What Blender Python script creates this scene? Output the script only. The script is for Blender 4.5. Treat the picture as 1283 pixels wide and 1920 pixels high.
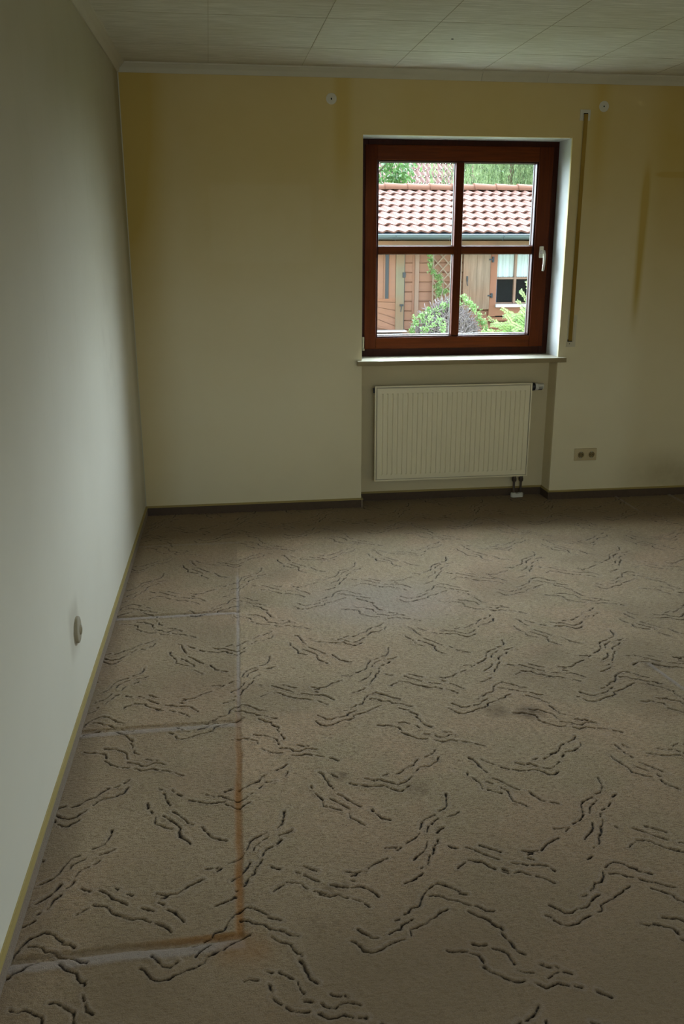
import bpy, bmesh, math, random
import numpy as np
from mathutils import Vector, Matrix

random.seed(7); rng = np.random.default_rng(11)
D = bpy.data; SC = bpy.context.scene
for o in list(D.objects): D.objects.remove(o)
COL = SC.collection

# ------------------------------------------------------------------ camera
CAM_POS = Vector((0.4408, -5.3120, 1.5734)); YAW, PITCH, ROLL = 0.14186, -0.29009, -0.00065
FPX = 1676.94
cd = D.cameras.new('camera'); cam = D.objects.new('camera', cd); COL.objects.link(cam)
cd.sensor_fit = 'VERTICAL'; cd.sensor_height = 36.0; cd.sensor_width = 24.0
cd.lens = FPX / 1920 * 36.0; cd.clip_start = 0.02; cd.clip_end = 200
f_ = Vector((math.sin(YAW)*math.cos(PITCH), math.cos(YAW)*math.cos(PITCH), math.sin(PITCH)))
r_ = Vector((math.cos(YAW), -math.sin(YAW), 0)); u_ = r_.cross(f_)
r2 = r_*math.cos(ROLL) + u_*math.sin(ROLL); u2 = -r_*math.sin(ROLL) + u_*math.cos(ROLL)
cam.matrix_world = Matrix(((r2.x, u2.x, -f_.x, CAM_POS.x), (r2.y, u2.y, -f_.y, CAM_POS.y),
                           (r2.z, u2.z, -f_.z, CAM_POS.z), (0, 0, 0, 1)))
SC.camera = cam

# ------------------------------------------------------------------ sky and exposure
SC.view_settings.view_transform = 'Standard'; SC.view_settings.look = 'None'
SC.view_settings.gamma = 1.0; SC.view_settings.use_curve_mapping = False
SC.view_settings.exposure = 0.0
SKY, GLOW_BACK, GLOW_SIDE = 5.3, 5.0, 5.0
GLOW_LO, GLOW_HI = 0.02, 0.30
w = D.worlds.new('sky'); SC.world = w; w.use_nodes = True
nt = w.node_tree; nt.nodes.clear()
wo = nt.nodes.new('ShaderNodeOutputWorld'); bg = nt.nodes.new('ShaderNodeBackground')
tc = nt.nodes.new('ShaderNodeTexCoord'); sp = nt.nodes.new('ShaderNodeSeparateXYZ')
cr = nt.nodes.new('ShaderNodeValToRGB'); ns = nt.nodes.new('ShaderNodeTexNoise'); mx = nt.nodes.new('ShaderNodeMix')
nt.links.new(tc.outputs['Generated'], sp.inputs[0]); nt.links.new(sp.outputs['Z'], cr.inputs[0])
e = cr.color_ramp.elements
e[0].position = 0.0; e[0].color = (0.76, 0.90, 1.06, 1); e[1].position = 0.9; e[1].color = (0.56, 0.70, 0.90, 1)
m_ = cr.color_ramp.elements.new(0.35); m_.color = (0.80, 0.95, 1.14, 1)
ns.inputs['Scale'].default_value = 2.2; ns.inputs['Detail'].default_value = 3
nt.links.new(tc.outputs['Generated'], ns.inputs['Vector'])
mx.data_type = 'RGBA'; mx.blend_type = 'MULTIPLY'; mx.inputs[0].default_value = 0.25
nt.links.new(cr.outputs[0], mx.inputs[6]); nt.links.new(ns.outputs[0], mx.inputs[7])
nt.links.new(mx.outputs[2], bg.inputs[0])
def lobe(direction, lo, hi, gain, prev):       # brighter stretch of thin cloud in one part of the sky
    d = nt.nodes.new('ShaderNodeVectorMath'); d.operation = 'DOT_PRODUCT'; nt.links.new(tc.outputs['Generated'], d.inputs[0])
    d.inputs[1].default_value = Vector(direction).normalized()
    r = nt.nodes.new('ShaderNodeMapRange'); r.interpolation_type = 'SMOOTHSTEP'; nt.links.new(d.outputs['Value'], r.inputs[0])
    r.inputs[1].default_value = lo; r.inputs[2].default_value = hi; r.inputs[3].default_value = 0; r.inputs[4].default_value = gain
    a = nt.nodes.new('ShaderNodeMath'); a.operation = 'ADD'; nt.links.new(r.outputs[0], a.inputs[0])
    if isinstance(prev, float): a.inputs[1].default_value = prev
    else: nt.links.new(prev, a.inputs[1])
    return a.outputs[0]
st = lobe((0.0, 1.0, 0.12), GLOW_LO, GLOW_HI, SKY*GLOW_BACK, SKY)      # open bright sky beyond the window side
st = lobe((.62, .38, .72), .55, .97, SKY*GLOW_SIDE, st)                  # sun behind thin cloud, high on the right
nt.links.new(st, bg.inputs[1])
nt.links.new(bg.outputs[0], wo.inputs[0])

def portal(loc, rot, sx, sy):
    l = D.lights.new('window_portal', 'AREA'); l.shape = 'RECTANGLE'; l.size = sx; l.size_y = sy
    l.cycles.is_portal = True
    o = D.objects.new('window_portal', l); COL.objects.link(o); o.location = loc; o.rotation_euler = rot
portal((1.93, 0.37, 1.54), (-math.pi/2, 0, 0), 1.2, 1.25)      # window in the back wall
portal((4.75, -4.9, 1.1), (0, math.pi/2, 0), 2.2, .8)          # terrace door in the right wall
portal((1.15, -6.4, 1.55), (math.pi/2, 0, 0), 2.2, 1.3)         # added unseen window behind the camera, lights the back wall frontally

# ------------------------------------------------------------------ helpers
def link(name, me, mat=None, parent=None, smooth=False):
    o = D.objects.new(name, me); COL.objects.link(o)
    if mat is not None: me.materials.append(mat)
    if parent is not None: o.parent = parent
    if smooth: me.polygons.foreach_set('use_smooth', [True]*len(me.polygons))
    return o
def tag(o, label=None, cat=None, group=None, kind=None):
    if label: o['label'] = label
    if cat: o['category'] = cat
    if group: o['group'] = group
    if kind: o['kind'] = kind
    return o
def empty(name, loc=(0, 0, 0)):
    o = D.objects.new(name, None); COL.objects.link(o); o.location = loc; o.empty_display_size = .1
    o['_o'] = list(loc); return o

class MB:
    """collects shapes in world coordinates, links them as one mesh"""
    def __init__(s): s.bm = bmesh.new()
    def box(s, a, b, bev=0.0, seg=2):
        x0, y0, z0 = a; x1, y1, z1 = b
        v = [s.bm.verts.new(p) for p in ((x0,y0,z0),(x1,y0,z0),(x1,y1,z0),(x0,y1,z0),(x0,y0,z1),(x1,y0,z1),(x1,y1,z1),(x0,y1,z1))]
        fs = [s.bm.faces.new([v[i] for i in q]) for q in ((0,3,2,1),(4,5,6,7),(0,1,5,4),(1,2,6,5),(2,3,7,6),(3,0,4,7))]
        if bev > 0:
            es = set(e for f in fs for e in f.edges)
            bmesh.ops.bevel(s.bm, geom=list(es), offset=bev, segments=seg, affect='EDGES', profile=0.6)
        return s
    def lathe(s, prof, c, axis='z', n=32, cap=True):
        """prof: list of (r, h) along axis from centre c"""
        rings = []
        for r, h in prof:
            ring = []
            for i in range(n):
                a = 2*math.pi*i/n; p, q = r*math.cos(a), r*math.sin(a)
                if axis == 'z': co = (c[0]+p, c[1]+q, c[2]+h)
                elif axis == 'y': co = (c[0]+p, c[1]+h, c[2]+q)
                else: co = (c[0]+h, c[1]+p, c[2]+q)
                ring.append(s.bm.verts.new(co))
            rings.append(ring)
        for a, b in zip(rings, rings[1:]):
            for i in range(n): s.bm.faces.new((a[i], a[(i+1)%n], b[(i+1)%n], b[i]))
        if cap: s.bm.faces.new(rings[0]); s.bm.faces.new(rings[-1])
        return s
    def tube(s, pts, r, n=10, cap=True):
        pts = [Vector(p) for p in pts]; rr = r if isinstance(r, (list, tuple)) else [r]*len(pts)
        rings = []; up = Vector((0.12, 0.31, 0.94)).normalized()
        for i, p in enumerate(pts):
            t = (pts[min(i+1, len(pts)-1)] - pts[max(i-1, 0)]).normalized()
            a = t.cross(up)
            if a.length < 1e-3: a = t.cross(Vector((1, 0, 0)))
            a.normalize(); b = t.cross(a)
            rings.append([s.bm.verts.new(p + (a*math.cos(2*math.pi*k/n) + b*math.sin(2*math.pi*k/n))*rr[i]) for k in range(n)])
        for a, b in zip(rings, rings[1:]):
            for i in range(n): s.bm.faces.new((a[i], a[(i+1)%n], b[(i+1)%n], b[i]))
        if cap: s.bm.faces.new(rings[0]); s.bm.faces.new(rings[-1])
        return s
    def prism(s, poly, a, b, axis='y'):
        """extrude a 2-D polygon along axis from a to b"""
        def co(p, h):
            if axis == 'y': return (p[0], h, p[1])
            if axis == 'x': return (h, p[0], p[1])
            return (p[0], p[1], h)
        A = [s.bm.verts.new(co(p, a)) for p in poly]; B = [s.bm.verts.new(co(p, b)) for p in poly]
        n = len(poly); s.bm.faces.new(A); s.bm.faces.new(B[::-1])
        for i in range(n): s.bm.faces.new((A[i], B[i], B[(i+1)%n], A[(i+1)%n]))
        return s
    def quad(s, *ps):
        s.bm.faces.new([s.bm.verts.new(p) for p in ps]); return s
    def build(s, name, mat, parent=None, smooth=False, norm=True):
        if norm: bmesh.ops.recalc_face_normals(s.bm, faces=s.bm.faces[:])
        if parent is not None:
            acc = Vector((0, 0, 0)); p = parent
            while p is not None:
                acc += Vector(p.location); p = p.parent
            bmesh.ops.translate(s.bm, verts=s.bm.verts[:], vec=-acc)
        me = D.meshes.new(name); s.bm.to_mesh(me); s.bm.free()
        o = link(name, me, mat, parent)
        if smooth:
            me.polygons.foreach_set('use_smooth', [True]*len(me.polygons))
            try: me.set_sharp_from_angle(angle=math.radians(38))
            except Exception: pass
        return o
def struct(o): o['kind'] = 'structure'; return o

# ------------------------------------------------------------------ materials
class N:
    def __init__(s, name):
        s.m = D.materials.new(name); s.m.use_nodes = True; s.t = s.m.node_tree
        s.b = s.t.nodes['Principled BSDF']; s.out = s.t.nodes['Material Output']
    def n(s, kind, **kw):
        x = s.t.nodes.new(kind)
        for k, v in kw.items(): setattr(x, k, v)
        return x
    def l(s, a, b): s.t.links.new(a, b)
    def pos(s):
        if not hasattr(s, '_p'):
            s._p = s.n('ShaderNodeNewGeometry').outputs['Position']; q = s.n('ShaderNodeSeparateXYZ'); s.l(s._p, q.inputs[0]); s._q = q
        return s._p
    def ax(s, i): s.pos(); return s._q.outputs[i]
    def math(s, op, a, b=None, clamp=False):
        x = s.n('ShaderNodeMath', operation=op, use_clamp=clamp)
        for i, v in enumerate((a, b)):
            if v is None: continue
            if isinstance(v, (int, float)): x.inputs[i].default_value = v
            else: s.l(v, x.inputs[i])
        return x.outputs[0]
    def ramp(s, v, a, b, lo=0., hi=1.):
        """smooth step of v from a to b"""
        x = s.n('ShaderNodeMapRange', interpolation_type='SMOOTHSTEP'); s.l(v, x.inputs[0])
        x.inputs[1].default_value = a; x.inputs[2].default_value = b; x.inputs[3].default_value = lo; x.inputs[4].default_value = hi
        return x.outputs[0]
    def band(s, v, a, b, soft):
        return s.math('MULTIPLY', s.ramp(v, a-soft, a+soft), s.ramp(v, b-soft, b+soft, 1., 0.))
    def noise(s, scale, detail=2., rough=.5, stretch=None, vec=None):
        x = s.n('ShaderNodeTexNoise'); x.inputs['Scale'].default_value = scale; x.inputs['Detail'].default_value = detail; x.inputs['Roughness'].default_value = rough
        v = vec if vec is not None else s.pos()
        if stretch:
            mp = s.n('ShaderNodeMapping'); s.l(v, mp.inputs[0]); mp.inputs['Scale'].default_value = stretch; v = mp.outputs[0]
        s.l(v, x.inputs['Vector']); return x.outputs[0]
    def mix(s, fac, a, b, mode='MIX'):
        x = s.n('ShaderNodeMix', data_type='RGBA', blend_type=mode)
        for i, v in ((0, fac), (6, a), (7, b)):
            if isinstance(v, (int, float)): x.inputs[i].default_value = v
            elif isinstance(v, tuple): x.inputs[i].default_value = (*v, 1)
            else: s.l(v, x.inputs[i])
        return x.outputs[2]
    def bump(s, h, strength=.3, dist=.001):
        x = s.n('ShaderNodeBump'); x.inputs['Strength'].default_value = strength; x.inputs['Distance'].default_value = dist
        s.l(h, x.inputs['Height']); s.l(x.outputs[0], s.b.inputs['Normal'])
    def base(s, c, rough=.6, spec=.5, metal=0.):
        if isinstance(c, tuple): s.b.inputs['Base Color'].default_value = (*c, 1)
        else: s.l(c, s.b.inputs['Base Color'])
        if isinstance(rough, (int, float)): s.b.inputs['Roughness'].default_value = rough
        else: s.l(rough, s.b.inputs['Roughness'])
        s.b.inputs['Specular IOR Level'].default_value = spec; s.b.inputs['Metallic'].default_value = metal
        return s.m
def simple(name, c, rough=.5, spec=.5, metal=0., var=.12, scale=30.):
    k = N(name); n = k.noise(scale, 3)
    return k.base(k.mix(k.math('MULTIPLY', n, var*2), c, tuple(x*.6 for x in c)), rough, spec, metal)

WALLC = (0.78, 0.695, 0.475); STAIN_SHADE = (0.47, 0.325, 0.085)
def wall_mat(which):
    k = N('wall_paint_' + which); x, y, z = k.ax(0), k.ax(1), k.ax(2)
    big = k.noise(1.3, 4, .6); mid = k.noise(5., 4, .6)
    f = k.math('MULTIPLY', k.ramp(z, .5, 2.3), .80)  # nicotine yellowing rising with height, plus upper-wall light falloff in the colour
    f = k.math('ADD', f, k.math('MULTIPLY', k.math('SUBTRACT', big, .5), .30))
    if which == 'back':
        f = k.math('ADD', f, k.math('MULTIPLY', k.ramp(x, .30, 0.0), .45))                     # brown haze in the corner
        f = k.math('ADD', f, k.math('MULTIPLY', k.math('MULTIPLY', k.band(x, 3.005, 3.035, .026), k.band(z, 1.15, 1.94, .16)), .75))
        f = k.math('ADD', f, k.math('MULTIPLY', k.math('MULTIPLY', k.ramp(x, 3.05, 3.16), k.band(z, 1.962, 1.980, .012)), .5))
        f = k.math('ADD', f, k.math('MULTIPLY', k.ramp(x, 2.93, 3.15), .16))
        f = k.math('ADD', f, k.math('MULTIPLY', k.math('MULTIPLY', k.band(x, 2.66, 2.74, .05), k.ramp(z, 1.5, 2.2)), .16))
        f = k.math('ADD', f, k.math('MULTIPLY', k.math('MULTIPLY', k.band(x, 1.16, 1.25, .03), k.ramp(z, 1.7, 2.2)), .16))
        soot = k.math('MULTIPLY', k.ramp(x, 2.85, 3.4), k.band(z, .0, .24, .14))
        soot = k.math('MULTIPLY', soot, k.ramp(mid, .2, .8, .25, .75))
        lt = k.math('MULTIPLY', k.band(x, .46, 1.02, .02), k.band(z, 1.48, 1.90, .02))
        f = k.math('SUBTRACT', f, k.math('MULTIPLY', lt, .05))
    elif which == 'left':
        f = k.math('ADD', f, k.math('MULTIPLY', k.ramp(y, -.26, -.05), .38))  # brown stain plus shade in the corner the window doesn't reach, both painted
        soot = k.math('MULTIPLY', k.band(y, -2.53, -2.37, .03), k.band(z, .26, .42, .04))
        soot = k.math('MULTIPLY', soot, .35)
        s2 = k.math('MULTIPLY', k.band(y, -1.25, -.95, .12), k.band(z, .95, 1.35, .18))
        soot = k.math('ADD', soot, k.math('MULTIPLY', k.math('MULTIPLY', s2, k.ramp(mid, .4, .7)), .22))
        for yy in (-.33, -.86, -1.39, -1.92, -2.45):
            soot = k.math('ADD', soot, k.math('MULTIPLY', k.band(y, yy-.0015, yy+.0015, .002), k.ramp(z, .8, 1.4, 0., .16)))
    else:
        soot = k.math('MULTIPLY', mid, .04)
    if which == 'back': f = k.math('MULTIPLY', k.math('ADD', f, k.math('MULTIPLY', k.ramp(y, .004, .030), .22)), k.math('MAXIMUM', k.ramp(y, .030, .004), k.ramp(z, .93, .86))); soot = k.math('MULTIPLY', soot, k.ramp(y, .030, .004))
    stain_shade = (.34, .295, .165) if which == 'left' else STAIN_SHADE
    c = k.mix(k.math('MULTIPLY', f, 1., clamp=True), (.70, .655, .53) if which == 'left' else WALLC, stain_shade)
    if which == 'back': c = k.mix(k.math('MULTIPLY', k.ramp(y, .004, .030), k.ramp(z, .86, .93)), c, (.52, .53, .50))
    c = k.mix(k.math('MULTIPLY', soot, .75, clamp=True), c, (.20, .135, .05))
    sp1 = k.ramp(k.noise(38., 2, .6), .80, .84)
    c = k.mix(k.math('MULTIPLY', sp1, .35), c, (.12, .10, .06))
    k.base(c, .85, .15)
    h = k.math('ADD', k.noise(260., 3, .6), k.math('MULTIPLY', k.noise(60., 2), .5))
    k.bump(h, .22, .0012)
    return k.m
M = {}
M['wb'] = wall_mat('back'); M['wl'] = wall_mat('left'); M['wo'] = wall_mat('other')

def ceil_mat():
    k = N('ceiling_panel_stained'); x, y = k.ax(0), k.ax(1)
    st = k.noise(14., 4, .7, stretch=(.35, 6., 1.))
    big = k.noise(1.6, 3, .6)
    c = k.mix(k.ramp(st, .38, .66), (.52, .49, .38), (.70, .67, .56))
    c = k.mix(k.math('MULTIPLY', k.ramp(big, .4, .75), .5), c, (.47, .42, .28))
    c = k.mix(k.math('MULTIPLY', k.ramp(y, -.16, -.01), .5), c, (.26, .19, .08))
    fleck = k.ramp(k.noise(22., 1, .5, stretch=(.5, 3., 1.)), .74, .80)
    c = k.mix(k.math('MULTIPLY', fleck, .5), c, (.80, .78, .68))
    k.base(c, .8, .3); k.bump(st, .25, .002); return k.m
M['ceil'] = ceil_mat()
M['cove'] = simple('cove_moulding_cream', (.50, .455, .32), .55, .4, var=.15, scale=9)
M['seam'] = simple('panel_joint', (.42, .38, .26), .9, .1)
M['dark'] = simple('dark_void', (.012, .010, .008), .9, .1)

def carpet_mat(strip=False):
    k = N('carpet_strip' if strip else 'carved_carpet'); P = k.pos()
    n1 = k.noise(380., 2, .7); n2 = k.noise(110., 3, .65, stretch=(.5, 1.7, 1.)); n5 = k.noise(28., 4, .65); n3 = k.noise(3.2, 4, .6); n4 = k.noise(1.1, 3, .6)
    c = k.mix(k.ramp(n3, .38, .60), (.385, .285, .150), (.470, .305, .170))
    c = k.mix(k.ramp(n4, .46, .60, 0., .8), c, (.430, .318, .178))
    c = k.mix(k.ramp(n2, .36, .58, .80, 0.), c, (.185, .118, .058)); c = k.mix(k.ramp(n5, .30, .50, .35, 0.), c, (.24, .155, .085)); c = k.mix(k.ramp(n5, .52, .70, 0., .30), c, (.50, .37, .27))
    c = k.mix(k.ramp(n1, .44, .66, 0., .7), c, (.70, .54, .35))
    if not strip:
        def at(nm):
            a = k.n('ShaderNodeAttribute', attribute_name=nm); return a.outputs['Fac']
        c = k.mix(k.math('MULTIPLY', at('worn_shade'), .80), c, (.185, .122, .062))
        c = k.mix(k.math('MULTIPLY', at('pale'), .55), c, (.40, .35, .33))
        c = k.mix(k.math('MULTIPLY', at('rust'), .95), c, (.300, .130, .028))
        c = k.mix(k.math('MULTIPLY', at('groove'), 1., clamp=True), c, (.022, .012, .005))  # grooves: brown low pile and their depth shade in one colour
    else:
        c = k.mix(.70, c, (.21, .165, .125))
    k.base(c, .95, .12)
    k.b.inputs['Sheen Weight'].default_value = .08; k.b.inputs['Sheen Roughness'].default_value = .6
    k.bump(k.math('ADD', n1, k.math('MULTIPLY', n2, .8)), .9, .004)
    return k.m
M['carpet'] = carpet_mat(); M['strip'] = carpet_mat(True); M['strip_shaded'] = simple('shaded_carpet_strip', (.115, .080, .055), .95, .1, var=.3, scale=40)  # back and niche copy darkened for shade; same carpet as the left strip
M['trim'] = simple('skirting_channel_ochre', (.40, .30, .095), .45, .5, var=.15, scale=12)

def wood(name, a, b, rough=.35, spec=.5, axis='z', sc=1.):
    k = N(name); st = {'z': (14., 14., .7), 'x': (.7, 14., 14.), 'y': (14., .7, 14.)}[axis]
    n = k.noise(5.*sc, 5, .65, stretch=st); n2 = k.noise(2.5, 3)
    c = k.mix(k.ramp(n, .3, .7), a, b); c = k.mix(k.ramp(n2, .3, .8, 0., .35), c, tuple(v*.6 for v in a))
    k.base(c, rough, spec*.2); k.bump(n, .12, .001); return k.m
M['win_v'] = wood('mahogany_stained_upright', (.098, .0185, .002), (.066, .012, .0015), .6)
M['win_h'] = wood('mahogany_stained_rail', (.128, .026, .0025), (.082, .0155, .0018), .5, axis='x')
M['win_f'] = wood('mahogany_stained_frame', (.048, .010, .003), (.032, .007, .002), .4)
M['alu'] = simple('aluminium_spacer', (.80, .80, .80), .35, .5, .6, var=.05)
M['spacer'] = simple('dark_bronze_spacer', (.055, .040, .028), .6, .2)
M['handle'] = simple('satin_champagne_handle', (.50, .46, .36), .32, .5, .75, var=.05)
M['hinge'] = simple('hinge_cap', (.34, .29, .18), .35, .5, .4, var=.08)
def glass(name='window_glass', g0=.025, g1=.85):
    k = N(name); k.t.nodes.remove(k.b)
    tr = k.n('ShaderNodeBsdfTransparent'); gl = k.n('ShaderNodeBsdfGlossy'); gl.inputs['Roughness'].default_value = .02
    lw = k.n('ShaderNodeLayerWeight'); fr_ = k.math('ADD', k.math('MULTIPLY', k.math('POWER', lw.outputs['Facing'], 4.5), g1), g0, clamp=True)
    tr.inputs[0].default_value = (.96, .975, .96, 1); m = k.n('ShaderNodeMixShader')
    k.l(fr_, m.inputs[0]); k.l(tr.outputs[0], m.inputs[1]); k.l(gl.outputs[0], m.inputs[2]); k.l(m.outputs[0], k.out.inputs[0])
    return k.m
M['glass'] = glass(); M['glass2'] = glass('garden_house_glass', .002, .12)
def sill_mat():
    k = N('window_sill_stone'); n = k.noise(9., 6, .7, stretch=(.5, 2., 2.))
    c = k.mix(k.ramp(n, .35, .7), (.62, .56, .42), (.50, .42, .27)); k.base(c, .28, .5); return k.m
M['sill'] = sill_mat()
M['rad'] = simple('radiator_enamel_cream', (.90, .81, .56), .38, .5, var=.06, scale=6)
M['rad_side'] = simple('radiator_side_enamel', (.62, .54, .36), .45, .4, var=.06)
M['chrome'] = simple('thermostat_grey', (.42, .43, .40), .3, .5, .3, var=.05)
M['white'] = simple('white_plastic', (.66, .64, .56), .45, .5, var=.05)
M['black'] = simple('black_plastic', (.012, .012, .016), .35, .5)
M['pipe'] = simple('pipe_fitting_steel', (.16, .13, .11), .35, .5, .7)
M['socket'] = simple('aged_socket_plastic', (.62, .50, .28), .4, .5, var=.15, scale=20)
M['sock_in'] = simple('aged_recess_shade', (.22, .16, .06), .45, .4, var=.2, scale=40)  # recess depth shade put into the aged plastic colour
M['switch'] = simple('cream_outlet_plastic', (.34, .285, .18), .75, .5, var=.12, scale=20)
M['sill_edge'] = simple('sill_front_edge', (.34, .26, .13), .5, .3, var=.2, scale=14)
M['ring'] = simple('pale_plaster', (.56, .52, .40), .9, .1)
M['strap'] = wood('shutter_strap_webbing', (.33, .205, .040), (.26, .155, .028), .8, .2, 'z')
M['plate'] = simple('strap_guide_plate', (.52, .48, .36), .45, .5, var=.05)
M['plate2'] = simple('strap_cover_cream', (.60, .53, .37), .45, .5, var=.06)

# ================================================================== ROOM SHELL
XR, YF, HC = 4.75, -6.4, 2.497        # right wall, wall behind the camera, ceiling
XL, XN = 1.320, 2.5454                # niche / window reveal left and right
ZS, ZT = 0.911, 2.164                 # sill top, lintel
ND, WD = 0.140, 0.360                 # niche depth, wall thickness
LW = 0.02361                          # left wall runs slightly outwards
def lwx(y): return LW*y

# back wall: pieces round the window hole and the radiator niche
b = MB()
b.box((-.35, 0, -.15), (XL, WD, HC+.1)); b.box((XN, 0, -.15), (XR+.3, WD, HC+.1))
b.box((XL, 0, ZT), (XN, WD, HC+.1)); b.box((XL, ND, -.15), (XN, WD, ZS-.028))
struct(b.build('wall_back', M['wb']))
# left wall, slightly out of square
b = MB(); y1 = YF-.3
b.prism([(0, 0.0), (lwx(y1), y1), (lwx(y1)-.3, y1), (-.3, 0.0)], -.15, HC+.1, 'z')
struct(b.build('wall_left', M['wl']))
# right wall with a terrace door opening, wall behind the camera
b = MB(); DY0, DY1, DZ = -5.3, -4.5, 2.2
b.box((XR, YF-.3, -.15), (XR+.3, DY0, HC+.1)); b.box((XR, DY1, -.15), (XR+.3, 0, HC+.1)); b.box((XR, DY0, DZ), (XR+.3, DY1, HC+.1))
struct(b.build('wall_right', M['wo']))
b = MB(); b.box((-.6, YF-.3, -.15), (.05, YF, HC+.1)); b.box((2.25, YF-.3, -.15), (XR, YF, HC+.1)); b.box((.05, YF-.3, -.15), (2.25, YF, .9)); b.box((.05, YF-.3, 2.2), (2.25, YF, HC+.1))
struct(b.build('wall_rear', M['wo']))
w2 = empty('added_window_2', (0, 0, 0)); struct(w2)  # unseen window added to brighten the back wall
b = MB(); b.box((.05, YF-.17, .9), (.13, YF-.1, 2.2)); b.box((2.17, YF-.17, .9), (2.25, YF-.1, 2.2)); b.box((1.10, YF-.17, .98), (1.20, YF-.1, 2.12)); b.box((.13, YF-.17, .9), (2.17, YF-.1, .98)); b.box((.13, YF-.17, 2.12), (2.17, YF-.1, 2.2)); b.build('frame', M['win_f'], w2)
b = MB(); b.box((.13, YF-.14, .98), (2.17, YF-.136, 2.12)); b.build('pane', M['glass'], w2)
# ceiling with panel joints
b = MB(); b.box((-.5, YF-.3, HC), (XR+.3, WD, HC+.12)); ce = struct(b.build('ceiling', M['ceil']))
b = MB()
for i in range(9): b.box((.478+.4985*i-.0011, YF, HC-.0012), (.478+.4985*i+.0011, -.02, HC+.002))
for j in range(10): b.box((-.16, -.50-.607*j-.0007, HC-.0010), (XR, -.50-.607*j+.0007, HC+.002))
b.build('panel_joint', M['seam'], ce)
b = MB(); b.lathe([(.0, -.0015), (.006, -.0015), (.006, .001)], (1.61, -.79, HC), 'z', 14, cap=False); b.build('screw_hole', M['dark'], ce)
# coving
def cove_prof(h):  # (distance from wall, z)
    return [(0, HC-.047), (.006, HC-.047), (.010, HC-.040), (.014, HC-.030), (.022, HC-.021), (.030, HC-.017), (.034, HC-.010), (.040, HC-.007), (.043, HC), (0, HC)]
segs = [(.0, 1.985), (1.9865, 2.368), (2.3695, XR)]
for i, (a, c) in enumerate(segs):
    b = MB(); b.prism([(-d, z) for d, z in cove_prof(0)], a, c, 'x'); struct(b.build('trim_%d' % (i+1), M['cove'], smooth=True))
b = MB(); b.prism([(d, z) for d, z in cove_prof(0)], YF, 0, 'y')
for v in b.bm.verts: v.co.x += lwx(v.co.y)
struct(b.build('trim_4', M['cove'], smooth=True))
b = MB(); b.box((0, -.004, .06), (.005, 0, HC-.045)); struct(b.build('trim_5', M['cove']))

# skirting: carpet strip in an ochre plastic channel
SKH, SKT = .055, .011
def skirt(name, a, c, side):
    """a, c ends on the wall line; side = unit normal into the room"""
    a = Vector(a); c = Vector(c); n = Vector(side)
    root = empty(name, (0, 0, 0)); struct(root)
    def run(o0, o1, z0, z1):
        m = MB(); p = [a+n*o0, c+n*o0, c+n*o1, a+n*o1]
        m.prism([(q.x, q.y) for q in p], z0, z1, 'z'); return m
    run(0, SKT-.002, -.02, SKH-.006).build('carpet_strip', M['strip'] if name in ('baseboard_left', 'baseboard_niche_left') else M['strip_shaded'], root)
    m = run(0, SKT+.0005, SKH-.006, SKH); m.build('channel_top', M['trim'], root)
    run(0, .0025, SKH-.004, SKH+.004).build('channel_lip', M['trim'], root)
    return root
skirt('baseboard_left', (lwx(YF), YF), (0, 0), (1, LW))
skirt('baseboard_back', (0, 0), (XL, 0), (0, -1))
skirt('baseboard_niche', (XL, ND), (XN, ND), (0, -1))
skirt('baseboard_niche_left', (XL, -SKT), (XL, ND), (1, 0))
skirt('baseboard_niche_right', (XN, ND), (XN, -SKT), (-1, 0))
skirt('baseboard_back_right', (XN, 0), (XR, 0), (0, -1))
skirt('baseboard_right', (XR, 0), (XR, DY1), (-1, 0))

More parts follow.
